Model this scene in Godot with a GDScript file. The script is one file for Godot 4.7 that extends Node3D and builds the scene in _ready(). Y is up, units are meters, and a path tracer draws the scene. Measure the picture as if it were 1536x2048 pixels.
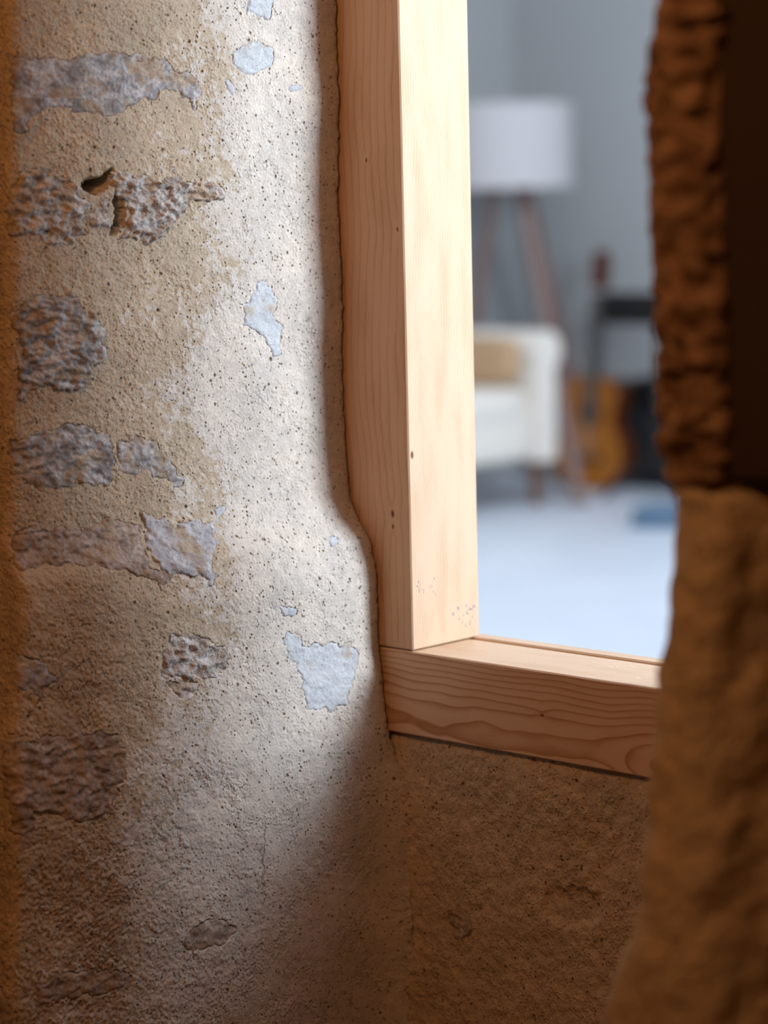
extends Node3D
# A deep timber-framed opening in a stone wall, looked through from a lamp-lit passage into a daylit living room.
# Units are metres; y = 0 is the living room floor; the timber frame's passage side lies in the plane z = 0.

const STONES = [
	[0.0008, 0.0012, 0, [0.1395, 1.3043, 0.1235, 1.3161, 0.0964, 1.3171, 0.0961, 1.293, 0.1067, 1.2884, 0.124, 1.2947, 0.135, 1.2956]],
	[0.0012, 0.0018, 1, [0.4394, 1.2452, 0.4149, 1.241, 0.3674, 1.2432, 0.3302, 1.2499, 0.2926, 1.2483, 0.2662, 1.244, 0.2394, 1.2433, 0.2248, 1.2262, 0.2124, 1.2363, 0.2021, 1.2241, 0.2004, 1.2092, 0.2061, 1.1904, 0.2226, 1.199, 0.2314, 1.2088, 0.2465, 1.2074, 0.2557, 1.2012, 0.2705, 1.201, 0.2797, 1.1911, 0.2944, 1.1923, 0.3153, 1.1799, 0.3468, 1.1846, 0.3695, 1.1857, 0.3947, 1.1879, 0.4145, 1.1783, 0.4206, 1.1652, 0.4372, 1.1617, 0.4407, 1.1782, 0.4414, 1.1947, 0.4384, 1.2018, 0.4413, 1.23]],
	[0.0006, 0.001, 0, [0.1535, 1.25, 0.1454, 1.2602, 0.1278, 1.2686, 0.1121, 1.266, 0.0963, 1.2575, 0.095, 1.2461, 0.1032, 1.2357, 0.1193, 1.2291, 0.1415, 1.2275, 0.1523, 1.2349]],
	[0.0005, 0.0006, 0, [0.1667, 1.2214, 0.1589, 1.2232, 0.1502, 1.2085, 0.1526, 1.2011, 0.1615, 1.2053]],
	[0.0005, 0.0008, 0, [0.0761, 1.2126, 0.0647, 1.2241, 0.0593, 1.2177, 0.0525, 1.216, 0.0683, 1.2099]],
	[0.0025, 0.0055, 3, [0.4474, 1.112, 0.4279, 1.1189, 0.4054, 1.1258, 0.3834, 1.116, 0.3608, 1.1133, 0.3584, 1.1012, 0.3489, 1.0889, 0.3421, 1.0802, 0.3613, 1.0672, 0.3546, 1.0548, 0.375, 1.0456, 0.4034, 1.044, 0.4169, 1.0541, 0.4445, 1.0548, 0.4534, 1.0693, 0.4485, 1.0882]],
	[0.003, 0.006, 3, [0.3173, 1.1202, 0.2967, 1.1224, 0.2704, 1.1147, 0.2373, 1.1144, 0.2161, 1.1116, 0.1947, 1.1088, 0.1717, 1.101, 0.1689, 1.0907, 0.1954, 1.0887, 0.217, 1.089, 0.2206, 1.074, 0.2453, 1.062, 0.2548, 1.0497, 0.2701, 1.0427, 0.2938, 1.0458, 0.3173, 1.0465, 0.2991, 1.0608, 0.2955, 1.078, 0.3037, 1.093, 0.3151, 1.1005]],
	[0.002, 0.004, 3, [0.333, 1.091, 0.3226, 1.0957, 0.3253, 1.0786, 0.3226, 1.0614, 0.34, 1.0618, 0.3593, 1.0659, 0.345, 1.0802]],
	[0.003, 0.0045, 1, [0.4453, 0.9764, 0.4281, 0.9901, 0.3773, 0.9928, 0.3691, 0.9827, 0.3438, 0.9668, 0.3356, 0.954, 0.3341, 0.9242, 0.3462, 0.9125, 0.3555, 0.9006, 0.3734, 0.887, 0.3961, 0.891, 0.4157, 0.8947, 0.4329, 0.8861, 0.4443, 0.882, 0.4412, 0.9158, 0.4349, 0.9324, 0.4383, 0.9471, 0.4488, 0.9597]],
	[0.0006, 0.0008, 0, [0.1478, 0.9678, 0.1331, 0.9801, 0.1261, 0.998, 0.1163, 1.0015, 0.107, 0.9894, 0.0972, 0.9708, 0.1047, 0.9581, 0.0952, 0.9497, 0.0912, 0.9259, 0.0945, 0.9082, 0.1064, 0.9105, 0.1156, 0.9272, 0.1439, 0.943, 0.1498, 0.955]],
	[0.0015, 0.003, 1, [0.456, 0.8416, 0.4181, 0.8459, 0.3865, 0.8521, 0.3551, 0.846, 0.3322, 0.8342, 0.3258, 0.8135, 0.3273, 0.7923, 0.339, 0.7809, 0.3649, 0.7845, 0.3993, 0.7852, 0.4391, 0.784, 0.4445, 0.7967, 0.4584, 0.8199]],
	[0.001, 0.002, 1, [0.323, 0.8297, 0.3088, 0.8298, 0.2908, 0.8309, 0.2671, 0.8213, 0.2555, 0.8076, 0.2461, 0.7915, 0.2406, 0.7731, 0.2445, 0.7671, 0.2588, 0.7748, 0.273, 0.7837, 0.2875, 0.7888, 0.311, 0.7921, 0.3246, 0.7928, 0.3225, 0.8133]],
	[0.0022, 0.0025, 2, [0.2954, 0.7478, 0.2759, 0.7383, 0.2602, 0.7318, 0.2326, 0.7315, 0.2071, 0.729, 0.2101, 0.7142, 0.2274, 0.6917, 0.2373, 0.6575, 0.2513, 0.6717, 0.2829, 0.6804, 0.3024, 0.6876, 0.3085, 0.6978, 0.3025, 0.7163]],
	[0.001, 0.003, 4, [0.4605, 0.7447, 0.4214, 0.7431, 0.371, 0.7379, 0.3404, 0.7447, 0.3059, 0.7388, 0.3032, 0.7286, 0.3075, 0.712, 0.3102, 0.6909, 0.2896, 0.6774, 0.2985, 0.6647, 0.3197, 0.6771, 0.3585, 0.6937, 0.4097, 0.7038, 0.4598, 0.7046, 0.478, 0.702]],
	[0.0006, 0.0006, 0, [0.1997, 0.744, 0.1825, 0.7423, 0.1982, 0.7301, 0.2065, 0.7226]],
	[0.0006, 0.001, 0, [0.0678, 0.6963, 0.0495, 0.6982, 0.0458, 0.689, 0.0618, 0.6854]],
	[0.0005, 0.0045, 3, [0.2995, 0.614, 0.2754, 0.6123, 0.2477, 0.6042, 0.2234, 0.592, 0.2185, 0.5825, 0.2231, 0.5623, 0.243, 0.5592, 0.2607, 0.5588, 0.2847, 0.5652, 0.3121, 0.5706, 0.3113, 0.5865, 0.3035, 0.6029]],
	[-0.001, 0.004, 3, [0.3116, 0.5662, 0.2849, 0.5611, 0.2629, 0.5556, 0.2741, 0.5375, 0.2909, 0.5423, 0.3062, 0.5567]],
	[0.0006, 0.0008, 0, [0.143, 0.5992, 0.1246, 0.5938, 0.1177, 0.5807, 0.0877, 0.5767, 0.065, 0.5705, 0.0495, 0.5715, 0.0364, 0.5604, 0.0412, 0.5397, 0.0518, 0.5197, 0.0661, 0.5005, 0.0862, 0.4944, 0.1188, 0.5054, 0.1237, 0.5242, 0.1198, 0.5387, 0.131, 0.5523, 0.1406, 0.5717]],
	[0.0005, 0.0006, 0, [0.1483, 0.6291, 0.1232, 0.6245, 0.1192, 0.6137, 0.1423, 0.6136]],
	[0.0012, 0.0015, 2, [0.4994, 0.6184, 0.4777, 0.614, 0.4562, 0.6012, 0.4444, 0.5826, 0.4638, 0.5798, 0.466, 0.5689, 0.4797, 0.5794, 0.4953, 0.5817, 0.4988, 0.6017]],
	[0.0015, 0.0025, 4, [0.5154, 0.524, 0.4998, 0.5353, 0.4855, 0.5248, 0.4598, 0.5262, 0.4149, 0.5233, 0.3759, 0.5186, 0.3687, 0.4976, 0.3725, 0.4697, 0.3848, 0.4461, 0.3891, 0.4325, 0.4125, 0.4295, 0.429, 0.4283, 0.4667, 0.4437, 0.4915, 0.4538, 0.49, 0.4311, 0.5124, 0.4268, 0.5177, 0.439, 0.5188, 0.4752, 0.5187, 0.4999]],
	[0.0003, 0.0015, 4, [0.3076, 0.267, 0.2969, 0.2792, 0.2792, 0.2901, 0.2505, 0.284, 0.2307, 0.2675, 0.2457, 0.2584, 0.2807, 0.2537, 0.3036, 0.2539]],
	[0.001, 0.0015, 4, [0.4963, 0.2618, 0.4776, 0.2715, 0.4355, 0.2666, 0.3765, 0.2509, 0.3745, 0.2337, 0.4047, 0.2311, 0.4947, 0.2404]],
	[0.001, 0.0015, 1, [0.5495, 0.274, 0.5275, 0.2551, 0.5227, 0.2168, 0.552, 0.224]],
]
const HOLES = [
	[0.02, [0.3579, 1.1133, 0.3347, 1.1203, 0.314, 1.1299, 0.3129, 1.1201, 0.3239, 1.1007, 0.3387, 1.0911, 0.3473, 1.0937, 0.3555, 1.1036]],
	[0.013, [0.3211, 1.0982, 0.302, 1.1003, 0.2996, 1.0855, 0.3005, 1.0633, 0.3172, 1.0489, 0.3244, 1.0516, 0.3207, 1.0712]],
	[0.01, [0.4361, 1.088, 0.4205, 1.0973, 0.416, 1.0733, 0.4223, 1.0566, 0.4445, 1.056, 0.4409, 1.0738]],
	[0.006, [0.3138, 0.5709, 0.2848, 0.5646, 0.2607, 0.5588, 0.2629, 0.5556, 0.2884, 0.5614, 0.3117, 0.5656]],
]
const LOW_STONES = [
	[0.0005, 0.002, 4, [0.0408, 0.2508, 0.0579, 0.2642, 0.0774, 0.2527, 0.077, 0.2374, 0.0633, 0.2194, 0.0468, 0.2264]],
]
const LOW_HOLLOW = [0.1845, 0.3077, 0.2279, 0.3204, 0.2761, 0.3195, 0.2695, 0.2798, 0.2208, 0.2654, 0.1837, 0.2681]

# plan of the plastered left reveal: how far its face stands left of the post's inner edge, by height
const BASE_Y = [-0.4, 0.10, 0.40, 0.46, 0.56, 0.64, 0.66, 0.69, 0.715, 0.74, 0.80, 0.95, 1.12, 1.4, 3.0]
const BASE_X = [0.036, 0.036, 0.036, 0.038, 0.050, 0.051, 0.053, 0.060, 0.080, 0.091, 0.097, 0.097, 0.096, 0.092, 0.092]
const SPLAY = 0.12
# depth of the near corner of that reveal, by height
const CORNER_Y = [-0.4, 0.23, 0.52, 0.777, 1.04, 1.30, 3.0]
const CORNER_W = [0.55, 0.531, 0.508, 0.462, 0.448, 0.437, 0.43]
# outline of the near corner of the right jamb, by height
const JAMB_Y = [-0.4, 0.20, 0.380, 0.422, 0.451, 0.496, 0.541, 0.584, 0.627, 0.691, 0.721, 0.746, 0.775, 0.813, 0.837, 0.853, 0.877, 0.918, 0.958, 0.998, 1.058, 1.118, 1.146, 1.177, 1.212, 1.235, 1.4, 3.0]
const JAMB_X = [0.60, 0.61, 0.637, 0.652, 0.663, 0.676, 0.683, 0.689, 0.694, 0.698, 0.705, 0.708, 0.715, 0.718, 0.716, 0.707, 0.702, 0.701, 0.700, 0.697, 0.6955, 0.694, 0.691, 0.692, 0.698, 0.7055, 0.70, 0.70]

const SILL = 0.56        # top of the sill beam above the living room floor
const OPEN_W = 0.575      # clear width between the posts
const HEAD = 1.95        # underside of the head beam
const FRAME_D = 0.118    # depth of the timbers
const FACE = 0.47        # passage face of the stone wall
const ROOM_X0 = -4.4
const ROOM_X1 = 2.4
const ROOM_Z1 = -5.33
const CEIL = 2.9

var noise_big: FastNoiseLite
var noise_mid: FastNoiseLite
var noise_fine: FastNoiseLite
var noise_edge: FastNoiseLite
var noise_rock: FastNoiseLite
var noise_bed: FastNoiseLite
var M := {}
var used := {}


func _ready() -> void:
	view_and_light()
	make_noises()
	make_materials()
	build_room()
	build_stone_wall()
	build_frame()
	build_passage()
	build_armchair()
	build_added_pillow()
	build_lamp()
	build_amplifier()
	build_guitar()
	build_music_stand()
	build_blanket()
	build_pendant()


# ------------------------------------------------------------------ camera, sky, large lights
func view_and_light() -> void:
	var cam := Camera3D.new()
	cam.name = "camera"
	var lens := CameraAttributesPhysical.new()
	lens.frustum_focal_length = 85.0
	lens.frustum_near = 0.05
	lens.frustum_far = 60.0
	lens.frustum_focus_distance = 2.72
	lens.exposure_aperture = 2.3
	cam.attributes = lens
	add_child(cam)
	cam.projection = Camera3D.PROJECTION_FRUSTUM
	cam.near = 0.05
	cam.far = 60.0
	cam.size = 2.0 * 1024.0 / 4835.0 * 0.05
	cam.basis = Basis(Vector3.UP, 0.76534634) * Basis(Vector3.RIGHT, -0.12604513) * Basis(Vector3.BACK, -0.02393629)
	cam.position = Vector3(1.90666, 1.07834, 2.02811)
	cam.current = true

	var env := Environment.new()
	env.background_mode = Environment.BG_SKY
	var sky_mat := ProceduralSkyMaterial.new()
	sky_mat.sky_top_color = Color(0.62, 0.74, 0.92)
	sky_mat.sky_horizon_color = Color(0.84, 0.89, 0.96)
	sky_mat.ground_horizon_color = Color(0.55, 0.56, 0.55)
	sky_mat.ground_bottom_color = Color(0.35, 0.36, 0.34)
	sky_mat.sky_energy_multiplier = 1.0
	var sky := Sky.new()
	sky.sky_material = sky_mat
	env.sky = sky
	env.tonemap_mode = Environment.TONE_MAPPER_LINEAR
	env.tonemap_exposure = 1.0
	env.sdfgi_enabled = true
	env.ssao_enabled = true
	env.ssil_enabled = true
	var we := WorldEnvironment.new()
	we.name = "environment"
	we.environment = env
	add_child(we)

	# daylight of the side window in the living room's right wall
	area_light("side_window_daylight", Vector3(ROOM_X1 - 0.03, 1.88, -1.13), Vector3(-1, 0, 0), Vector2(0.76, 1.4), Color(0.88, 0.94, 1.0), 18.5)
	# unseen rooflight above the living room, added to brighten floor and armchair
	area_light("added_rooflight_light", Vector3(-1.9, CEIL - 0.03, -3.2), Vector3(0, -1, 0), Vector2(1.6, 1.6), Color(0.955, 0.975, 1.0), 6.5)


func area_light(called: String, at: Vector3, towards: Vector3, size: Vector2, color: Color, energy: float) -> void:
	var l := AreaLight3D.new()
	l.name = called
	l.area_size = size
	l.light_color = color
	l.light_energy = energy
	l.area_range = 30.0
	l.shadow_enabled = true
	add_child(l)
	var up := Vector3.UP if absf(towards.y) < 0.9 else Vector3.BACK
	l.look_at_from_position(at, at + towards, up)


# ------------------------------------------------------------------ helpers
func noise_of(freq: float, octaves: int, seed_value: int) -> FastNoiseLite:
	var n := FastNoiseLite.new()
	n.noise_type = FastNoiseLite.TYPE_SIMPLEX_SMOOTH
	n.seed = seed_value
	n.frequency = freq
	n.fractal_octaves = octaves
	if octaves < 2:
		n.fractal_type = FastNoiseLite.FRACTAL_NONE
	return n


func make_noises() -> void:
	noise_big = noise_of(5.0, 2, 11)
	noise_mid = noise_of(38.0, 2, 12)
	noise_fine = noise_of(200.0, 3, 13)
	noise_edge = noise_of(55.0, 4, 14)
	noise_rock = noise_of(60.0, 4, 15)
	noise_bed = noise_of(9.0, 2, 16)


func lut(xs: Array, ys: Array, x: float) -> float:
	var n := xs.size()
	if x <= xs[0]:
		return ys[0]
	for i in range(1, n):
		if x <= xs[i]:
			var t: float = (x - xs[i - 1]) / (xs[i] - xs[i - 1])
			return lerpf(ys[i - 1], ys[i], t)
	return ys[n - 1]


func numbered(called: String) -> String:
	var k: int = used.get(called, 0)
	used[called] = k + 1
	return called if k == 0 else "%s_%03d" % [called, k]


func tag(o: Node, label: String, category: String, group := "") -> Node:
	o.set_meta("label", label)
	o.set_meta("category", category)
	if group != "":
		o.set_meta("group", group)
	return o


func structure(o: Node, label := "") -> Node:
	o.set_meta("kind", "structure")
	if label != "":
		o.set_meta("label", label)
	return o


func thing(called: String, at := Vector3.ZERO, turn := 0.0) -> Node3D:
	var o := Node3D.new()
	o.name = called
	add_child(o, true)
	o.position = at
	o.rotation.y = turn
	return o


func put(called: String, mesh: Mesh, mat: Material, parent: Node = self) -> MeshInstance3D:
	var o := MeshInstance3D.new()
	o.name = called
	o.mesh = mesh
	if mat:
		o.material_override = mat
	o.cast_shadow = GeometryInstance3D.SHADOW_CASTING_SETTING_ON
	parent.add_child(o, true)
	return o


func st_new() -> SurfaceTool:
	var st := SurfaceTool.new()
	st.begin(Mesh.PRIMITIVE_TRIANGLES)
	st.set_smooth_group(-1)
	return st


func done(st: SurfaceTool) -> ArrayMesh:
	st.generate_normals()
	return st.commit()


# a polygon whose outward side is given by the vector out
func face(st: SurfaceTool, pts: Array, out: Vector3, uvs: Array = []) -> void:
	var n: Vector3 = (pts[1] - pts[0]).cross(pts[2] - pts[0])
	var flip := n.dot(out) > 0.0
	for i in range(1, pts.size() - 1):
		var idx := [0, i + 1, i] if flip else [0, i, i + 1]
		for k in idx:
			if uvs.size():
				st.set_uv(uvs[k])
			st.add_vertex(pts[k])


# box with chamfered edges; uv in metres on each face
func bevel_box(st: SurfaceTool, lo: Vector3, hi: Vector3, b: float, xf := Transform3D.IDENTITY) -> void:
	var c := (lo + hi) * 0.5
	var h := (hi - lo) * 0.5
	for ax in 3:
		for s in [-1.0, 1.0]:
			var u := (ax + 1) % 3
			var v := (ax + 2) % 3
			var pts := []
			var uvs := []
			for q in [[-1, -1], [1, -1], [1, 1], [-1, 1]]:
				var p := Vector3.ZERO
				p[ax] = s * h[ax]
				p[u] = q[0] * (h[u] - b)
				p[v] = q[1] * (h[v] - b)
				pts.append(xf * (c + p))
				uvs.append(Vector2(p[u], p[v]))
			var out := Vector3.ZERO
			out[ax] = s
			face(st, pts, xf.basis * out, uvs)
	if b <= 0.0:
		return
	for ax in 3:
		var u := (ax + 1) % 3
		var v := (ax + 2) % 3
		for su in [-1.0, 1.0]:
			for sv in [-1.0, 1.0]:
				var pts := []
				for q in [[-1, 0], [1, 0], [1, 1], [-1, 1]]:
					var p := Vector3.ZERO
					p[ax] = q[0] * (h[ax] - b)
					p[u] = su * (h[u] - (0.0 if q[1] == 0 else b))
					p[v] = sv * (h[v] - (b if q[1] == 0 else 0.0))
					pts.append(xf * (c + p))
				var out := Vector3.ZERO
				out[u] = su
				out[v] = sv
				face(st, pts, xf.basis * out, [Vector2.ZERO, Vector2.ZERO, Vector2.ZERO, Vector2.ZERO])
	for sx in [-1.0, 1.0]:
		for sy in [-1.0, 1.0]:
			for sz in [-1.0, 1.0]:
				var s := Vector3(sx, sy, sz)
				var pts := []
				for ax in 3:
					var p := Vector3.ZERO
					for k in 3:
						p[k] = s[k] * (h[k] - (0.0 if k == ax else b))
					pts.append(xf * (c + p))
				face(st, pts, xf.basis * s, [Vector2.ZERO, Vector2.ZERO, Vector2.ZERO])


func box_mesh(lo: Vector3, hi: Vector3, b := 0.0) -> ArrayMesh:
	var st := st_new()
	bevel_box(st, lo, hi, b)
	return done(st)


# smooth surface over a grid of points; the front looks along cross(du, dv) unless flipped
func sheet(nu: int, nv: int, pts: PackedVector3Array, uvs: PackedVector2Array, flip: bool, keep := PackedByteArray()) -> ArrayMesh:
	var normals := PackedVector3Array()
	normals.resize(nu * nv)
	var sgn := -1.0 if flip else 1.0
	for j in nv:
		for i in nu:
			var a := pts[j * nu + maxi(i - 1, 0)]
			var b := pts[j * nu + mini(i + 1, nu - 1)]
			var c := pts[maxi(j - 1, 0) * nu + i]
			var d := pts[mini(j + 1, nv - 1) * nu + i]
			normals[j * nu + i] = ((b - a).cross(d - c) * sgn).normalized()
	var idx := PackedInt32Array()
	for j in nv - 1:
		for i in nu - 1:
			var p := j * nu + i
			if keep.size() and not (keep[p] and keep[p + 1] and keep[p + nu] and keep[p + nu + 1]):
				continue
			if flip:
				idx.append_array(PackedInt32Array([p, p + 1, p + nu, p + 1, p + nu + 1, p + nu]))
			else:
				idx.append_array(PackedInt32Array([p, p + nu, p + 1, p + 1, p + nu, p + nu + 1]))
	var arrays := []
	arrays.resize(Mesh.ARRAY_MAX)
	arrays[Mesh.ARRAY_VERTEX] = pts
	arrays[Mesh.ARRAY_NORMAL] = normals
	arrays[Mesh.ARRAY_TEX_UV] = uvs
	arrays[Mesh.ARRAY_INDEX] = idx
	var m := ArrayMesh.new()
	m.add_surface_from_arrays(Mesh.PRIMITIVE_TRIANGLES, arrays)
	return m


# surface of revolution about the y axis; profile is [radius, height] from bottom to top
func lathe(profile: Array, sides: int, xf := Transform3D.IDENTITY) -> ArrayMesh:
	var nu := sides + 1
	var nv := profile.size()
	var pts := PackedVector3Array()
	var uvs := PackedVector2Array()
	for j in nv:
		for i in nu:
			var a := TAU * i / sides
			pts.append(xf * Vector3(cos(a) * profile[j][0], profile[j][1], -sin(a) * profile[j][0]))
			uvs.append(Vector2(float(i) / sides, float(j) / (nv - 1)))
	return sheet(nu, nv, pts, uvs, false)


func cyl(st: SurfaceTool, a: Vector3, b: Vector3, ra: float, rb: float, sides := 12) -> void:
	var d := (b - a).normalized()
	var u := d.cross(Vector3.UP if absf(d.y) < 0.9 else Vector3.RIGHT).normalized()
	var v := d.cross(u)
	for i in sides:
		var t0 := TAU * i / sides
		var t1 := TAU * (i + 1) / sides
		var r0 := u * cos(t0) + v * sin(t0)
		var r1 := u * cos(t1) + v * sin(t1)
		face(st, [a + r0 * ra, a + r1 * ra, b + r1 * rb, b + r0 * rb], r0 + r1)
		face(st, [a, a + r0 * ra, a + r1 * ra], -d)
		face(st, [b, b + r0 * rb, b + r1 * rb], d)


func rod(a: Vector3, b: Vector3, ra: float, rb: float, sides := 12) -> ArrayMesh:
	var st := st_new()
	cyl(st, a, b, ra, rb, sides)
	return done(st)


# squared bar between two points
func bar(a: Vector3, b: Vector3, w: float, d: float, bevel: float, side: Vector3) -> ArrayMesh:
	var y := (b - a).normalized()
	var x := (side - y * side.dot(y)).normalized()
	var z := x.cross(y)
	var st := st_new()
	var l := a.distance_to(b)
	bevel_box(st, Vector3(-w / 2, 0, -d / 2), Vector3(w / 2, l, d / 2), bevel, Transform3D(Basis(x, y, z), a))
	return done(st)


# plump rounded block (upholstery)
func cushion(size: Vector3, power: float, at: Vector3, n := 22) -> ArrayMesh:
	var nu := n * 2 + 1
	var nv := n + 1
	var pts := PackedVector3Array()
	var uvs := PackedVector2Array()
	var e := 2.0 / power
	for j in nv:
		var ph := -PI / 2 + PI * j / (nv - 1)
		for i in nu:
			var th := TAU * i / (nu - 1)
			var cx := cos(ph)
			var p := Vector3(spow(cx, e) * spow(cos(th), e), spow(sin(ph), e), -spow(cx, e) * spow(sin(th), e))
			pts.append(at + p * size * 0.5)
			uvs.append(Vector2(float(i) / nu, float(j) / nv))
	return sheet(nu, nv, pts, uvs, false)


func spow(v: float, e: float) -> float:
	return signf(v) * pow(absf(v), e)


# flat outline (in x, y) pushed through z0..z1
func prism(outline: PackedVector2Array, z0: float, z1: float, xf := Transform3D.IDENTITY) -> ArrayMesh:
	var st := st_new()
	var tri := Geometry2D.triangulate_polygon(outline)
	for k in range(0, tri.size(), 3):
		var a := outline[tri[k]]
		var b := outline[tri[k + 1]]
		var c := outline[tri[k + 2]]
		face(st, [xf * Vector3(a.x, a.y, z1), xf * Vector3(b.x, b.y, z1), xf * Vector3(c.x, c.y, z1)], xf.basis * Vector3.BACK)
		face(st, [xf * Vector3(a.x, a.y, z0), xf * Vector3(b.x, b.y, z0), xf * Vector3(c.x, c.y, z0)], xf.basis * Vector3.FORWARD)
	var area := 0.0
	for i in outline.size():
		var p := outline[i]
		var q := outline[(i + 1) % outline.size()]
		area += p.cross(q)
	for i in outline.size():
		var p := outline[i]
		var q := outline[(i + 1) % outline.size()]
		var e := q - p
		var o := Vector2(e.y, -e.x) * signf(area)
		face(st, [xf * Vector3(p.x, p.y, z0), xf * Vector3(q.x, q.y, z0), xf * Vector3(q.x, q.y, z1), xf * Vector3(p.x, p.y, z1)], xf.basis * Vector3(o.x, o.y, 0))
	return done(st)


# ------------------------------------------------------------------ materials
func mat(color: Color, rough: float, called: String) -> StandardMaterial3D:
	var m := StandardMaterial3D.new()
	m.resource_name = called
	m.albedo_color = color
	m.roughness = rough
	return m


func gray_bytes(n: FastNoiseLite, w: int, h: int) -> PackedByteArray:
	var im := n.get_image(w, h, false, false, true)
	im.convert(Image.FORMAT_L8)
	return im.get_data()


func texel_noise(freq: float, octaves: int, s: int) -> FastNoiseLite:
	return noise_of(freq, octaves, s)


func make_materials() -> void:
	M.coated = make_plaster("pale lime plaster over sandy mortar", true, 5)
	M.plaster = make_plaster("sandy lime mortar", false, 6)
	make_stone_materials()
	make_wood()
	M.wall_paint = mat(Color(0.67, 0.67, 0.67), 0.9, "grey white paint")
	M.ceiling = mat(Color(0.86, 0.87, 0.88), 0.9, "white ceiling paint")
	M.floor = mat(Color(0.80, 0.83, 0.88), 0.38, "pale polished floor")
	var fl := noise_of(0.02, 3, 41)
	var im := fl.get_image(256, 256, false, false, true)
	im.convert(Image.FORMAT_RGB8)
	for y in 256:
		for x in 256:
			var v := im.get_pixel(x, y).r
			im.set_pixel(x, y, Color(0.81, 0.84, 0.885).lerp(Color(0.85, 0.875, 0.915), v))
	M.floor.albedo_color = Color.WHITE
	M.floor.albedo_texture = ImageTexture.create_from_image(im)
	M.floor.uv1_triplanar = true
	M.floor.uv1_scale = Vector3(0.5, 0.5, 0.5)
	M.linen = mat(Color(0.90, 0.865, 0.82), 0.95, "off white linen")
	M.arm_shade_tan = mat(Color(0.73, 0.60, 0.46), 0.95, "tan of the shaded arm")
	M.chair_leg = mat(Color(0.42, 0.25, 0.14), 0.5, "stained beech")
	M.shade = mat(Color(0.76, 0.74, 0.74), 0.9, "white lampshade cloth")
	M.shade.backlight_enabled = true
	M.shade.backlight = Color(0.35, 0.34, 0.33)
	M.walnut = mat(Color(0.43, 0.32, 0.29), 0.45, "walnut")
	M.black = mat(Color(0.06, 0.06, 0.065), 0.6, "black vinyl")
	M.black_metal = mat(Color(0.05, 0.05, 0.05), 0.45, "black metal")
	M.grille = mat(Color(0.10, 0.10, 0.11), 0.9, "black grille cloth")
	M.chrome = mat(Color(0.75, 0.75, 0.76), 0.25, "nickel")
	M.chrome.metallic = 1.0
	M.guitar_side = mat(Color(0.35, 0.17, 0.07), 0.35, "mahogany")
	M.guitar_top = mat(Color(0.66, 0.40, 0.15), 0.35, "amber spruce")
	M.ebony = mat(Color(0.07, 0.06, 0.055), 0.5, "ebony")
	M.head_wood = mat(Color(0.33, 0.15, 0.07), 0.4, "red brown headstock veneer")
	M.string = mat(Color(0.8, 0.78, 0.74), 0.4, "nylon string")
	M.blue_cloth = mat(Color(0.38, 0.48, 0.57), 0.95, "blue wool")
	M.earth = mat(Color(0.50, 0.39, 0.29), 0.95, "brown earth render")
	M.jamb_shade_brown = mat(Color(0.17, 0.10, 0.06), 0.85, "dark brown of the shaded jamb")
	M.white_paint = mat(Color(0.88, 0.88, 0.87), 0.5, "white joinery paint")
	M.glass = mat(Color(1, 1, 1, 0.06), 0.02, "window glass")
	M.glass.transparency = BaseMaterial3D.TRANSPARENCY_ALPHA
	M.bulb = mat(Color(1.0, 0.9, 0.75), 0.5, "glowing bulb")
	M.bulb.emission_enabled = true
	M.bulb.emission = Color(1.0, 0.62, 0.28)
	M.bulb.emission_energy_multiplier = 1.5
	M.enamel = mat(Color(0.22, 0.20, 0.18), 0.4, "dark enamel")


const TW = 1024
const TH = 2048


# the smooth pale coat ends in a ragged edge on the reveal; the rough sandy mortar shows beyond it
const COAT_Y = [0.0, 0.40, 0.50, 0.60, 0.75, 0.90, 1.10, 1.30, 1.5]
const COAT_W = [0.47, 0.40, 0.32, 0.25, 0.22, 0.25, 0.185, 0.20, 0.20]


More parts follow.
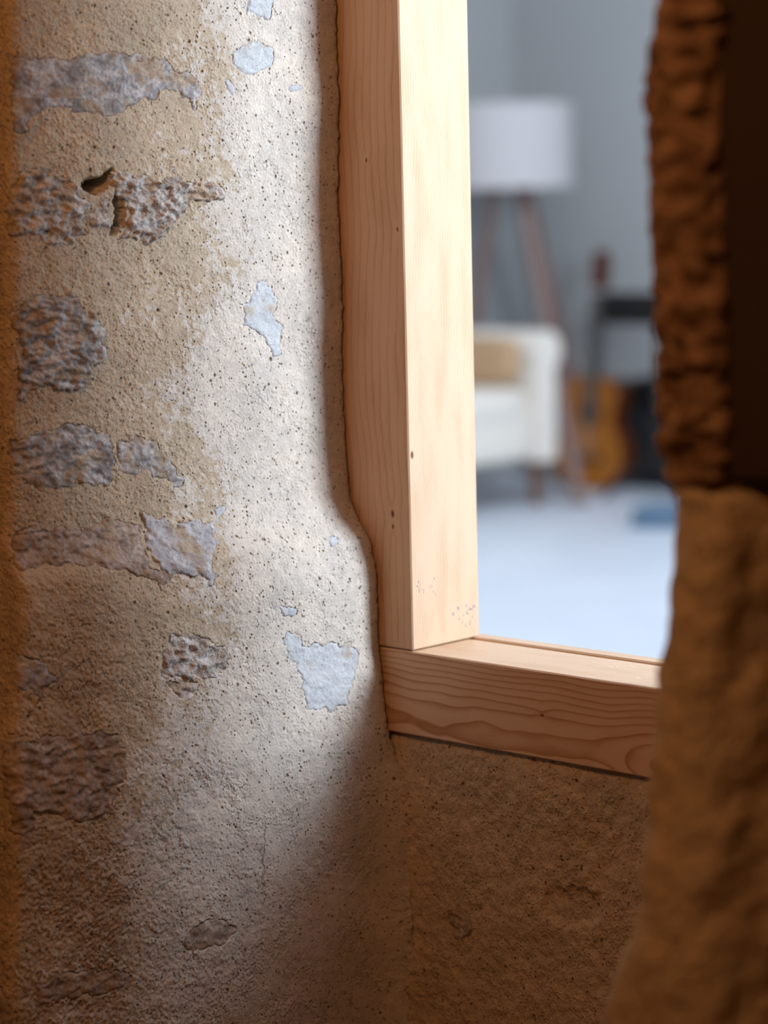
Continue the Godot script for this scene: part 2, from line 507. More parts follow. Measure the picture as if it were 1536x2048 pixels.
func make_plaster(called: String, coated: bool, first_seed: int) -> StandardMaterial3D:
	# sandy lime plaster: grain, pores, dark and bluish grit; one texel is about 0.6 mm
	var a := gray_bytes(texel_noise(0.006, 3, 21), TW, TH)
	var b := gray_bytes(texel_noise(0.045, 3, 22), TW, TH)
	var c := gray_bytes(texel_noise(0.16, 3, 23), TW, TH)
	var e := gray_bytes(texel_noise(0.011, 2, 25), TW, TH)
	var rng := RandomNumberGenerator.new()
	rng.seed = first_seed
	var col := PackedByteArray()
	col.resize(TW * TH * 3)
	var hgt := PackedByteArray()
	hgt.resize(TW * TH)
	var n := TW * TH
	var edge_at := PackedFloat32Array()
	edge_at.resize(TH)
	for y in TH:
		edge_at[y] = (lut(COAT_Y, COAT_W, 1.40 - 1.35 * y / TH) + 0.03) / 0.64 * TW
	for i in n:
		var coat := 0.0
		if coated:
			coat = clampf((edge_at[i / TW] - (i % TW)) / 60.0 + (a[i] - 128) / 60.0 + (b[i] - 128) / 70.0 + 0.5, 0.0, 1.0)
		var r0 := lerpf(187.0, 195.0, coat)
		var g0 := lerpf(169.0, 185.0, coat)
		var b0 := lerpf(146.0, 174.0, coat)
		var va := (a[i] - 128) / 128.0
		var vb := (b[i] - 128) / 128.0
		var vc := (c[i] - 128) / 128.0
		var k := 1.0 + va * 0.05 + vb * 0.06 + vc * 0.07
		var w := va * 1.5
		col[i * 3] = clampi(int(r0 * k + w), 0, 255)
		col[i * 3 + 1] = clampi(int(g0 * k), 0, 255)
		col[i * 3 + 2] = clampi(int(b0 * k - w), 0, 255)
		var rough := clampf(0.65 + (e[i] - 128) / 90.0 - coat * 0.4, 0.15, 1.0)
		hgt[i] = clampi(int(150.0 + vc * 42.0 * (0.45 + 0.55 * rough) + vb * 52.0 * rough), 0, 255)
	# pores and grit
	for k in 14000:
		var x := rng.randi_range(3, TW - 4)
		var y := rng.randi_range(3, TH - 4)
		var kind := rng.randf()
		var rad := rng.randf_range(0.6, 1.7)
		if rng.randf() < 0.035:
			rad = rng.randf_range(1.8, 3.0)
		var cc := [92, 72, 50]
		var dh := -85
		if kind > 0.62:
			cc = [112, 112, 118]
			dh = 12
		if kind > 0.82:
			cc = [58, 52, 50]
			dh = 5
		if kind > 0.93:
			cc = [226, 216, 204]
			dh = 30
		var el := rng.randf_range(0.5, 1.0)
		var ca := cos(rng.randf() * PI)
		var ri := int(ceil(rad)) + 1
		for dy in range(-ri, ri + 1):
			for dx in range(-ri, ri + 1):
				var px := x + dx
				var py := y + dy
				if px < 0 or py < 0 or px >= TW or py >= TH:
					continue
				var q := dx * ca + dy * sqrt(1.0 - ca * ca)
				var s := dy * ca - dx * sqrt(1.0 - ca * ca)
				var d := sqrt(q * q + s * s / (el * el))
				var t := clampf(rad + 0.5 - d, 0.0, 1.0) * 0.8
				if t <= 0.0:
					continue
				var o := (py * TW + px)
				for ch in 3:
					col[o * 3 + ch] = int(lerpf(col[o * 3 + ch], cc[ch], t))
				hgt[o] = clampi(int(hgt[o] + dh * t), 0, 255)
	# hairline cracks
	for start in [[350, 1540], [362, 1575]]:
		var x: float = start[0]
		var y: float = start[1]
		for s in 110:
			y += 1.0
			x += rng.randf_range(-1.6, 1.75)
			if int(x) < 1 or int(x) >= TW - 1 or int(y) >= TH:
				break
			var o := int(y) * TW + int(x)
			hgt[o] = maxi(hgt[o] - 90, 0)
			for ch in 3:
				col[o * 3 + ch] = int(col[o * 3 + ch] * 0.75)
	var m := mat(Color.WHITE, 0.95, called)
	m.albedo_texture = ImageTexture.create_from_image(Image.create_from_data(TW, TH, false, Image.FORMAT_RGB8, col))
	m.heightmap_enabled = true
	m.heightmap_texture = ImageTexture.create_from_image(Image.create_from_data(TW, TH, false, Image.FORMAT_L8, hgt))
	m.heightmap_scale = 0.48
	m.metallic_specular = 0.25
	return m


func make_stone_materials() -> void:
	var w := 512
	var specs := [
		["stone_pale", Color(0.745, 0.75, 0.755), Color(0.68, 0.69, 0.70), -0.2],
		["stone_grey", Color(0.76, 0.75, 0.745), Color(0.52, 0.50, 0.495), 0.25],
		["stone_white", Color(0.76, 0.75, 0.76), Color(0.62, 0.61, 0.62), 0.12],
		["stone_rough", Color(0.82, 0.80, 0.79), Color(0.60, 0.55, 0.51), 0.28],
		["stone_brown", Color(0.73, 0.68, 0.65), Color(0.53, 0.46, 0.41), 0.3],
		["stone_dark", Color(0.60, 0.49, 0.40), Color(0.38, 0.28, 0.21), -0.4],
	]
	var a := gray_bytes(texel_noise(0.018, 4, 31), w, w)
	var b := gray_bytes(texel_noise(0.09, 4, 32), w, w)
	var c := gray_bytes(texel_noise(0.3, 2, 33), w, w)
	var s := gray_bytes(texel_noise(0.012, 3, 34), w, w)
	var h := PackedByteArray()
	h.resize(w * w)
	for i in w * w:
		h[i] = clampi(int(40 + b[i] * 0.45 + c[i] * 0.3), 0, 255)
	var htex := ImageTexture.create_from_image(Image.create_from_data(w, w, false, Image.FORMAT_L8, h))
	M.stones = []
	var stain := Color(0.66, 0.55, 0.43)
	for sp in specs:
		var c0: Color = sp[1]
		var c1: Color = sp[2]
		var d := PackedByteArray()
		d.resize(w * w * 3)
		for i in w * w:
			var t := clampf((a[i] - 128) / 110.0 * 0.6 + (b[i] - 128) / 128.0 * 0.5 + 0.5, 0.0, 1.0)
			var q := c1.lerp(c0, t)
			var st: float = clampf((s[i] - 128) / 60.0 + sp[3] * 2.0 - 0.75, 0.0, 1.0)
			q = q.lerp(stain, st * 0.6)
			if c[i] > 208:
				q = q.lerp(Color(0.9, 0.89, 0.88), 0.5)
			elif c[i] < 44:
				q = q.lerp(Color(0.25, 0.22, 0.2), 0.45)
			d[i * 3] = int(q.r * 255)
			d[i * 3 + 1] = int(q.g * 255)
			d[i * 3 + 2] = int(q.b * 255)
		var m := mat(Color.WHITE, 0.85, sp[0])
		m.albedo_texture = ImageTexture.create_from_image(Image.create_from_data(w, w, false, Image.FORMAT_RGB8, d))
		m.heightmap_enabled = true
		m.heightmap_texture = htex
		m.heightmap_scale = 0.3 if sp[0] == "stone_rough" else 0.16
		m.metallic_specular = 0.3
		M.stones.append(m)


# sawn softwood; across runs over the grain, along follows it; rings come from a pith beside the face
func wood_image(w: int, h: int, along_x: bool, metres: Vector2, pith: Vector2, ring: float, light: Color, dark: Color, contrast: float, wave: float, s: int, knots: Array, marks := 0) -> ImageTexture:
	var warp := noise_of(3.0, 2, s)
	var fibre := noise_of(1.0, 2, s + 1)
	var tone := noise_of(6.0, 2, s + 2)
	var d := PackedByteArray()
	d.resize(w * h * 3)
	for y in h:
		for x in w:
			var px := metres.x * x / w
			var py := metres.y * y / h
			var al := px if along_x else py
			var ac := py if along_x else px
			var depth := pith.y + wave * warp.get_noise_2d(al * 0.9, 7.0) + al * 0.012
			var off := ac - pith.x + 0.008 * warp.get_noise_2d(al * 1.6, ac * 2.0)
			for kn in knots:
				var ka: float = al - kn[0]
				var kc: float = ac - kn[1]
				off += signf(kc) * kn[2] * 1.2 * exp(-(ka * ka) / (kn[2] * kn[2] * 9.0) - absf(kc) / (kn[2] * 3.0))
			var rr := sqrt(off * off + depth * depth) / ring + 0.22 * warp.get_noise_2d(al * 3.0, ac * 8.0)
			var f := rr - floorf(rr)
			var late := pow(f, 4.5)
			if f > 0.93:
				late *= (1.0 - f) / 0.07
			var fib := fibre.get_noise_2d(al * 60.0, ac * 1800.0)
			var q := light.lerp(dark, clampf(late * contrast + fib * 0.10 + tone.get_noise_2d(al, ac * 5.0) * 0.16, 0.0, 1.0))
			for kn in knots:
				var ka: float = (al - kn[0]) * 0.55
				var kc: float = ac - kn[1]
				var r := sqrt(ka * ka + kc * kc)
				q = q.lerp(Color(0.36, 0.19, 0.10), clampf((kn[2] * 0.5 - r) / (kn[2] * 0.25), 0.0, 1.0) * 0.85)
			var o := (y * w + x) * 3
			d[o] = clampi(int(q.r * 255), 0, 255)
			d[o + 1] = clampi(int(q.g * 255), 0, 255)
			d[o + 2] = clampi(int(q.b * 255), 0, 255)
	var im := Image.create_from_data(w, h, false, Image.FORMAT_RGB8, d)
	var rng := RandomNumberGenerator.new()
	rng.seed = s + 9
	if marks == 1:      # flecks of white paint on the sill
		for k in 26:
			var x := rng.randf_range(0.40, 0.62) * w
			var y := rng.randf_range(0.25, 0.98) * h
			for t in rng.randi_range(4, 16):
				x += rng.randf_range(-0.5, 2.0)
				y += rng.randf_range(-0.7, 0.5)
				if x > 0 and y > 0 and x < w - 1 and y < h - 1:
					im.set_pixel(int(x), int(y), Color(0.95, 0.94, 0.93))
	if marks == 2:      # bluish grey pencil smears at the foot of the post
		for k in 34:
			var x := rng.randf_range(0.03, 0.4) * w
			if k > 22:
				x = rng.randf_range(0.6, 0.9) * w
			var y := h * (0.988 - rng.randf() * 0.018 - (0.03 if k > 22 else 0.0))
			for t in rng.randi_range(4, 12):
				x += rng.randf_range(-0.7, 0.7)
				y += rng.randf_range(-0.6, 1.0)
				if x > 0 and y > 0 and x < w - 1 and y < h - 1:
					im.fill_rect(Rect2i(int(x), int(y), 2, 2), im.get_pixel(int(x), int(y)).lerp(Color(0.42, 0.45, 0.52), 0.3))
	return ImageTexture.create_from_image(im)


func wood_mat(called: String, tex: ImageTexture, metres: Vector2) -> StandardMaterial3D:
	var m := mat(Color.WHITE, 0.55, called)
	m.albedo_texture = tex
	m.uv1_scale = Vector3(1.0 / metres.x, 1.0 / metres.y, 1)
	m.metallic_specular = 0.35
	return m


func make_wood() -> void:
	# one planed softwood for every face; only the run of the grain differs
	var light := Color(0.825, 0.705, 0.59)
	var dark := Color(0.60, 0.40, 0.24)
	M.post_front = wood_mat("softwood post front", wood_image(256, 1400, false, Vector2(0.16, 1.4), Vector2(-0.30, 0.10), 0.011, light, dark, 0.42, 0.02, 51, [[0.83, 0.103, 0.0035], [0.91, 0.150, 0.0035], [1.24, 0.132, 0.006], [1.255, 0.132, 0.004]]), Vector2(0.16, 1.4))
	M.post_side = wood_mat("softwood post side", wood_image(256, 1400, false, Vector2(0.12, 1.4), Vector2(-0.4, 0.05), 0.0042, light, dark, 0.28, 0.02, 61, [[1.17, 0.112, 0.006]], 2), Vector2(0.12, 1.4))
	M.sill_front = wood_mat("softwood sill front", wood_image(1500, 190, true, Vector2(0.8, 0.1), Vector2(0.082, 0.050), 0.0056, light, dark, 0.95, 0.018, 71, [[0.315, 0.050, 0.004]]), Vector2(0.8, 0.1))
	M.sill_top = wood_mat("softwood sill top", wood_image(1500, 230, true, Vector2(0.8, 0.12), Vector2(0.5, 0.1), 0.006, light, dark, 0.4, 0.02, 81, [], 1), Vector2(0.8, 0.12))
	M.sawn = mat(light, 0.6, "sawn softwood")


# ------------------------------------------------------------------ living room
func hole_wall(called: String, lo: Vector3, hi: Vector3, hlo: Vector3, hhi: Vector3, axis: int, m: Material) -> MeshInstance3D:
	# slab with one rectangular hole through its thin axis
	var u := (axis + 1) % 3
	var v := (axis + 2) % 3
	var st := st_new()
	for part in 4:
		var a := lo
		var b := hi
		match part:
			0:
				b[u] = hlo[u]
			1:
				a[u] = hhi[u]
			2:
				a[u] = hlo[u]
				b[u] = hhi[u]
				b[v] = hlo[v]
			3:
				a[u] = hlo[u]
				b[u] = hhi[u]
				a[v] = hhi[v]
		bevel_box(st, a, b, 0.0)
	var o := put(called, done(st), m)
	structure(o)
	return o


func build_room() -> void:
	structure(put("floor", box_mesh(Vector3(ROOM_X0 - 0.2, -0.2, ROOM_Z1 - 0.2), Vector3(ROOM_X1 + 0.2, 0, -FRAME_D)), M.floor))
	hole_wall("ceiling", Vector3(ROOM_X0 - 0.2, CEIL, ROOM_Z1 - 0.2), Vector3(ROOM_X1 + 0.2, CEIL + 0.2, -FRAME_D), Vector3(-2.7, CEIL, -4.0), Vector3(-1.1, CEIL + 0.2, -2.4), 1, M.ceiling)
	structure(put("wall_back", box_mesh(Vector3(ROOM_X0 - 0.2, 0, ROOM_Z1 - 0.2), Vector3(ROOM_X1 + 0.2, CEIL, ROOM_Z1)), M.wall_paint))
	structure(put("wall_far_left", box_mesh(Vector3(ROOM_X0 - 0.2, 0, ROOM_Z1), Vector3(ROOM_X0, CEIL, -FRAME_D)), M.wall_paint))
	hole_wall("wall_far_right", Vector3(ROOM_X1, 0, ROOM_Z1), Vector3(ROOM_X1 + 0.25, CEIL, -FRAME_D), Vector3(ROOM_X1, 1.18, -1.51), Vector3(ROOM_X1 + 0.25, 2.58, -0.75), 0, M.wall_paint)
	# side window: frame, glazing bars and pane set in the outer part of the wall
	var w := thing("window_2")
	structure(w)
	var x := ROOM_X1 + 0.15
	for f in [[1.18, 1.24, -1.51, -0.75], [2.52, 2.58, -1.51, -0.75], [1.24, 2.52, -1.51, -1.45], [1.24, 2.52, -0.81, -0.75]]:
		put("window_frame", box_mesh(Vector3(x, f[0], f[2]), Vector3(x + 0.06, f[1], f[3]), 0.004), M.white_paint, w)
	put("pane", box_mesh(Vector3(x + 0.025, 1.24, -1.45), Vector3(x + 0.031, 2.52, -0.81)), M.glass, w)
	# made-up rooflight that carries the added daylight
	var r := thing("added_window_3")
	structure(r)
	var y := CEIL + 0.14
	for f in [[-2.7, -2.64, -4.0, -2.4], [-1.16, -1.1, -4.0, -2.4], [-2.64, -1.16, -4.0, -3.94], [-2.64, -1.16, -2.46, -2.4]]:
		put("window_frame", box_mesh(Vector3(f[0], y, f[2]), Vector3(f[1], y + 0.05, f[3]), 0.004), M.white_paint, r)
	put("pane", box_mesh(Vector3(-2.64, y + 0.02, -3.94), Vector3(-1.16, y + 0.026, -2.46)), M.glass, r)


# ------------------------------------------------------------------ stone wall with the opening
# point of the left reveal: w runs from the frame towards the passage and round the near corner, h lifts off the face
func reveal_point(w: float, y: float, h: float) -> Vector3:
	var b := lut(BASE_Y, BASE_X, y)
	var wc := lut(CORNER_Y, CORNER_W, y)
	var r := 0.014
	var un := Vector2(1.0, SPLAY).normalized()          # outward normal of the straight part in (x, z)
	var dir := Vector2(-SPLAY, 1.0).normalized()
	var p: Vector2
	var n: Vector2
	if w < wc - r:
		p = Vector2(-b - SPLAY * w, w)
		n = un
	else:
		var c := Vector2(-b - SPLAY * (wc - r), wc - r) - un * r
		var ang := minf((w - wc + r) / r, PI / 2 - 0.12)
		n = un * cos(ang) + dir * sin(ang)
		p = c + n * r
		var rest := (w - wc + r) - r * (PI / 2 - 0.12)
		if rest > 0.0:
			p.x -= rest
	# soft inside corner where the reveal meets the wall below the sill
	var low := smoothstep(0.47, 0.36, y)
	if low > 0.0 and w < 0.15:
		p.x += low * 0.030 * exp(-maxf(w, 0.0) / 0.022)
	p += n * h
	return Vector3(p.x, y, p.y)


func poly_of(flat: Array) -> PackedVector2Array:
	var p := PackedVector2Array()
	for i in range(0, flat.size(), 2):
		p.append(Vector2(flat[i], flat[i + 1]))
	return p


func box_of(p: PackedVector2Array) -> Rect2:
	var r := Rect2(p[0], Vector2.ZERO)
	for q in p:
		r = r.expand(q)
	return r.grow(0.006)


# distance inside an outline (positive inside), with a broken edge
func inside(p: PackedVector2Array, q: Vector2, ragged := 0.0) -> float:
	var d := 1e9
	var hit := false
	var n := p.size()
	var j := n - 1
	for i in n:
		var a := p[i]
		var b := p[j]
		var e := b - a
		var v := q - a
		var t := clampf(v.dot(e) / maxf(e.length_squared(), 1e-12), 0.0, 1.0)
		d = minf(d, (v - e * t).length_squared())
		if (a.y > q.y) != (b.y > q.y) and q.x < (b.x - a.x) * (q.y - a.y) / (b.y - a.y) + a.x:
			hit = not hit
		j = i
	d = sqrt(d)
	return (d if hit else -d) + noise_edge.get_noise_2d(q.x, q.y) * 0.0052 + noise_mid.get_noise_2d(q.x + 1.0, q.y * 1.4) * ragged


# how far the mortar laps over a stone's edge: more on the larger stones
func raggedness(p: PackedVector2Array) -> float:
	var r := box_of(p)
	return clampf((minf(r.size.x, r.size.y) - 0.03) * 0.12, 0.0, 0.005)


func swell(w: float, y: float) -> float:
	return noise_big.get_noise_2d(w, y) * 0.004


func plaster_relief(w: float, y: float) -> float:
	var rough := clampf((w - 0.12) / 0.18 + noise_big.get_noise_2d(w * 2.0 + 9.0, y * 2.0) * 0.6, 0.12, 1.0)
	return swell(w, y) + noise_mid.get_noise_2d(w, y) * 0.0013 * (0.4 + 0.6 * rough) + noise_fine.get_noise_2d(w, y) * 0.0021 * rough


func build_stone_wall() -> void:
	var wall := thing("wall_left")
	structure(wall, "lime plastered stone reveal left of the timber frame")
	# masonry core
	var core := st_new()
	bevel_box(core, Vector3(ROOM_X0 - 0.2, -0.3, -FRAME_D), Vector3(-0.20, CEIL, 0.40), 0.0)
	put("masonry", done(core), M.wall_paint, wall)

	# plaster sheet with hollows for the stones
	var step := 0.0019
	var w0 := 0.0022
	var nu := int(0.66 / step)
	var y0 := 0.10
	var nv := int(1.27 / step)
	var dip := PackedFloat32Array()
	dip.resize(nu * nv)
	var polys := []
	for s in STONES:
		polys.append([poly_of(s[3]), 0.007, 0.003, raggedness(poly_of(s[3]))])
	for s in HOLES:
		polys.append([poly_of(s[1]), s[0] * 2.2, 0.009, 0.002])
	for pl in polys:
		var bb := box_of(pl[0])
		var i0 := clampi(int((bb.position.x - w0) / step), 0, nu - 1)
		var i1 := clampi(int((bb.end.x - w0) / step) + 1, 0, nu - 1)
		var j0 := clampi(int((bb.position.y - y0) / step), 0, nv - 1)
		var j1 := clampi(int((bb.end.y - y0) / step) + 1, 0, nv - 1)
		for j in range(j0, j1 + 1):
			for i in range(i0, i1 + 1):
				var d := inside(pl[0], Vector2(w0 + i * step, y0 + j * step), pl[3])
				if d > 0.0:
					dip[j * nu + i] = maxf(dip[j * nu + i], pl[1] * smoothstep(0.0012, pl[2] + 0.001, d))
	var pts := PackedVector3Array()
	pts.resize(nu * nv)
	var uvs := PackedVector2Array()
	uvs.resize(nu * nv)
	for j in nv:
		var y := y0 + j * step
		for i in nu:
			var w := w0 + i * step
			var h := plaster_relief(w, y) - dip[j * nu + i]
			if i == 0 and y > 0.463:
				h -= 0.02
			elif i == nu - 1:
				h -= 0.11
			elif i < 4:
				h -= 0.0012 * (4 - i) * (0.6 + noise_edge.get_noise_2d(3.0, y))
			pts[j * nu + i] = reveal_point(w, y, h)
			uvs[j * nu + i] = Vector2((w + 0.03) / 0.64, (1.40 - y) / 1.35)
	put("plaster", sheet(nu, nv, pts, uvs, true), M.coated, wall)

	# the rest of the plaster, above and below what the photograph shows
	for span in [[-0.3, 0.11, 12], [1.36, HEAD + 0.12, 30]]:
		pts = PackedVector3Array()
		uvs = PackedVector2Array()
		for j in span[2]:
			var y := lerpf(span[0], span[1], j / (span[2] - 1.0))
			for i in 60:
				var w := w0 + i * 0.01
				pts.append(reveal_point(w, y, plaster_relief(w, y)))
				uvs.append(Vector2((w + 0.03) / 0.64, (1.40 - y) / 1.35))
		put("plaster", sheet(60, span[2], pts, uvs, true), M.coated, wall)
	var lf := st_new()
	bevel_box(lf, Vector3(ROOM_X0 - 0.2, -0.3, 0.39), Vector3(-0.215, CEIL, 0.432), 0.0)
	put("plaster", done(lf), M.plaster, wall)

	for s in STONES:
		put("stone", stone_mesh(s, true), M.stones[s[2]], wall)

	build_wall_below()
	build_right_jamb()
	var up := put("wall_above", box_mesh(Vector3(-0.30, HEAD + 0.1, -FRAME_D), Vector3(0.9, CEIL, FACE - 0.03)), M.plaster)
	structure(up)


func stone_mesh(s: Array, on_reveal: bool) -> ArrayMesh:
	var poly := poly_of(s[3])
	var bb := box_of(poly)
	var step := 0.0017
	var nu := int(bb.size.x / step) + 2
	var nv := int(bb.size.y / step) + 2
	var pts := PackedVector3Array()
	pts.resize(nu * nv)
	var uvs := PackedVector2Array()
	uvs.resize(nu * nv)
	var keep := PackedByteArray()
	keep.resize(nu * nv)
	var amp: float = s[1] * 1.4
	var ragged := raggedness(poly) if on_reveal else 0.0
	var tilt := noise_big.get_noise_2d(bb.position.x * 31.0, bb.position.y * 17.0)
	for j in nv:
		var y := bb.position.y + j * step
		for i in nu:
			var w := bb.position.x + i * step
			var q := Vector2(w, y)
			var d := inside(poly, q, ragged)
			keep[j * nu + i] = 1 if d > -0.0030 else 0
			var rock := noise_rock.get_noise_2d(w * 0.8, y * 1.3 + 5.0)
			var ridge := 1.0 - absf(noise_mid.get_noise_2d(w * 1.1 + 3.0, y * 1.6)) * 2.0
			var bed := noise_fine.get_noise_2d(w * 0.16 + y * 0.05, y * 0.7)
			var h: float = s[0] + amp * (rock * 1.0 + ridge * 0.22 + bed * 0.3 - 0.15) + tilt * 0.004 * (q.x - bb.get_center().x) / bb.size.x
			h = lerpf(-0.0045, h, smoothstep(-0.0028, 0.0030, d))
			h += swell(w, y)
			if on_reveal:
				pts[j * nu + i] = reveal_point(w, y, h)
			else:
				pts[j * nu + i] = Vector3(w, y, below_z(w, y) + h)
			uvs[j * nu + i] = Vector2(w / 0.30, -y / 0.30)
	return sheet(nu, nv, pts, uvs, on_reveal, keep)


func below_z(x: float, y: float) -> float:
	return -0.007 + 0.022 * exp(-(x + 0.030) / 0.022) * smoothstep(0.46, 0.36, y)


func build_wall_below() -> void:
	var wall := thing("wall_below")
	structure(wall, "rough plastered wall below the timber sill")
	put("masonry", box_mesh(Vector3(-0.25, -0.3, -FRAME_D), Vector3(0.95, SILL - 0.105, -0.03)), M.wall_paint, wall)
	var polys := []
	for s in LOW_STONES:
		polys.append(poly_of(s[3]))
	var hollow := poly_of(LOW_HOLLOW)
	var hollow_box := box_of(hollow)
	var step := 0.002
	var nu := int(0.62 / step)
	var nv := int(0.36 / step)
	var pts := PackedVector3Array()
	pts.resize(nu * nv)
	var uvs := PackedVector2Array()
	uvs.resize(nu * nv)
	for j in nv:
		var y := 0.10 + j * step
		for i in nu:
			var x := -0.06 + i * step
			var h := swell(x + 2.0, y) + noise_mid.get_noise_2d(x + 2.0, y) * 0.0022 + noise_fine.get_noise_2d(x + 2.0, y) * 0.0011
			# crumbled edge under the beam
			h -= smoothstep(0.445, 0.460, y + noise_edge.get_noise_2d(x + 4.0, y) * 0.006) * 0.006
			if x > hollow_box.position.x and x < hollow_box.end.x and y > hollow_box.position.y and y < hollow_box.end.y:
				h -= 0.005 * smoothstep(0.0, 0.010, inside(hollow, Vector2(x, y)))
			for p in polys:
				if absf(x - p[0].x) < 0.15 and absf(y - p[0].y) < 0.15:
					var d := inside(p, Vector2(x, y))
					if d > 0.0:
						h -= 0.006 * smoothstep(0.0, 0.004, d)
			pts[j * nu + i] = Vector3(x, y, below_z(x, y) + h)
			uvs[j * nu + i] = Vector2((x + 0.065) / 0.64, (y + 0.55) / 1.35)
	put("plaster", sheet(nu, nv, pts, uvs, false), M.plaster, wall)
	pts = PackedVector3Array()
	uvs = PackedVector2Array()
	for j in 20:
		var y := lerpf(-0.3, 0.105, j / 19.0)
		for i in 63:
			var x := -0.06 + i * 0.01
			pts.append(Vector3(x, y, below_z(x, y) + swell(x + 2.0, y)))
			uvs.append(Vector2((x + 0.065) / 0.64, (y + 0.55) / 1.35))
	put("plaster", sheet(63, 20, pts, uvs, false), M.plaster, wall)
	put("plaster", box_mesh(Vector3(0.54, -0.3, -0.03), Vector3(0.95, SILL - 0.105, -0.008)), M.plaster, wall)
	for s in LOW_STONES:
		put("stone", stone_mesh(s, false), M.stones[s[2]], wall)


# plan of the right jamb: reveal, rounded corner, passage face, then the pier's far side turning away
func jamb_point(w: float, y: float, h: float) -> Vector3:
	var xc := lut(JAMB_Y, JAMB_X, y)
	var r := 0.05
	var zc := FACE + 0.01 - r
	var back := 0.95             # angle by which the far side turns away
	var r2 := 0.03
	var p: Vector2
	var n: Vector2
	if w < zc:
		p = Vector2(xc, w)
		n = Vector2(-1, 0)
	else:
		var ang := minf((w - zc) / r, PI / 2)
		n = Vector2(-cos(ang), sin(ang))
		p = Vector2(xc + r, zc) + n * r
		var rest := maxf(w - zc - r * PI / 2, 0.0)
		var flat := maxf(0.757 - xc - r, 0.0)
		p.x += minf(rest, flat)
		rest -= flat
		if rest > 0.0:
			var c := p - Vector2(0, r2)
			var turn := minf(rest / r2, back)
			n = Vector2(sin(turn), cos(turn))
			p = c + n * r2
			p += Vector2(cos(back), -sin(back)) * maxf(rest - r2 * back, 0.0)
	p += n * h
	return Vector3(p.x, y, p.y)


func build_right_jamb() -> void:
	var wall := thing("wall_right")
	structure(wall, "plastered right jamb of the opening with blocks of brown stone")
	put("masonry", box_mesh(Vector3(0.78, -0.3, -FRAME_D), Vector3(3.6, CEIL, 0.10)), M.wall_paint, wall)
	var step := 0.005
	var nu := 170
	var nv := 260
	var pts := PackedVector3Array()
	var uvs := PackedVector2Array()
	for j in nv:
		var y := 0.0 + j * step
		for i in nu:
			var w := 0.004 + i * step
			var h := noise_mid.get_noise_2d(w * 0.6 + 7.0, y * 0.6) * 0.003 + noise_big.get_noise_2d(w * 2.0 + 5.0, y * 2.0) * 0.005
			if y > 0.845:
				h -= (0.003 + 0.014 * smoothstep(0.452, 0.472, w) * (1.0 - smoothstep(0.57, 0.60, w))) * smoothstep(0.845, 0.853, y)
			pts.append(jamb_point(w, y, h))
			uvs.append(Vector2((w + 0.2) / 0.64, (1.4 - y) / 1.35))
	put("plaster", sheet(nu, nv, pts, uvs, false), M.plaster, wall)
	pts = PackedVector3Array()
	uvs = PackedVector2Array()
	for span in [[-0.3, 0.01], [1.285, CEIL]]:
		pts = PackedVector3Array()
		uvs = PackedVector2Array()
		for j in 20:
			var y := lerpf(span[0], span[1], j / 19.0)
			for i in 43:
				var w := 0.004 + i * 0.02
				pts.append(jamb_point(w, y, 0.0))
				uvs.append(Vector2((w + 0.2) / 0.64, (1.4 - y) / 1.35))
		put("plaster", sheet(43, 20, pts, uvs, false), M.plaster, wall)
	put("plaster", box_mesh(Vector3(1.25, -0.3, 0.10), Vector3(3.6, CEIL, FACE)), M.plaster, wall)
	# blocks of brown stone stacked up the corner
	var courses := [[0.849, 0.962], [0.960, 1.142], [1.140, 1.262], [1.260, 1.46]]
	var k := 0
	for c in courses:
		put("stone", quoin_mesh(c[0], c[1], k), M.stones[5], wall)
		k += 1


func quoin_mesh(ya: float, yb: float, k: int) -> ArrayMesh:
	var nu := 70
	var nv := 34
	var pts := PackedVector3Array()
	var uvs := PackedVector2Array()
	var wa := 0.25
	var wb := 0.553
	for j in nv:
		var t := float(j) / (nv - 1)
		var y := lerpf(ya, yb, t)
		for i in nu:
			var s := float(i) / (nu - 1)
			var w := lerpf(wa, wb, s)
			var edge := minf(minf(t, 1.0 - t) * (yb - ya), minf(s, 1.0 - s) * (wb - wa))
			var h := noise_rock.get_noise_2d(w * 0.35 + k * 3.0, y * 0.9) * 0.004 + noise_mid.get_noise_2d(w * 0.3 + k, y * 1.5) * 0.003
			h += noise_rock.get_noise_2d(w * 0.5 + k * 5.0, y * 0.7) * 0.016 * smoothstep(0.465, 0.49, w)
			h = lerpf(-0.003, h, smoothstep(-0.001, 0.008, edge))
			pts.append(jamb_point(w, y, h))
			uvs.append(Vector2(w / 0.3 + k * 0.37, -y / 0.3))
	return sheet(nu, nv, pts, uvs, false)


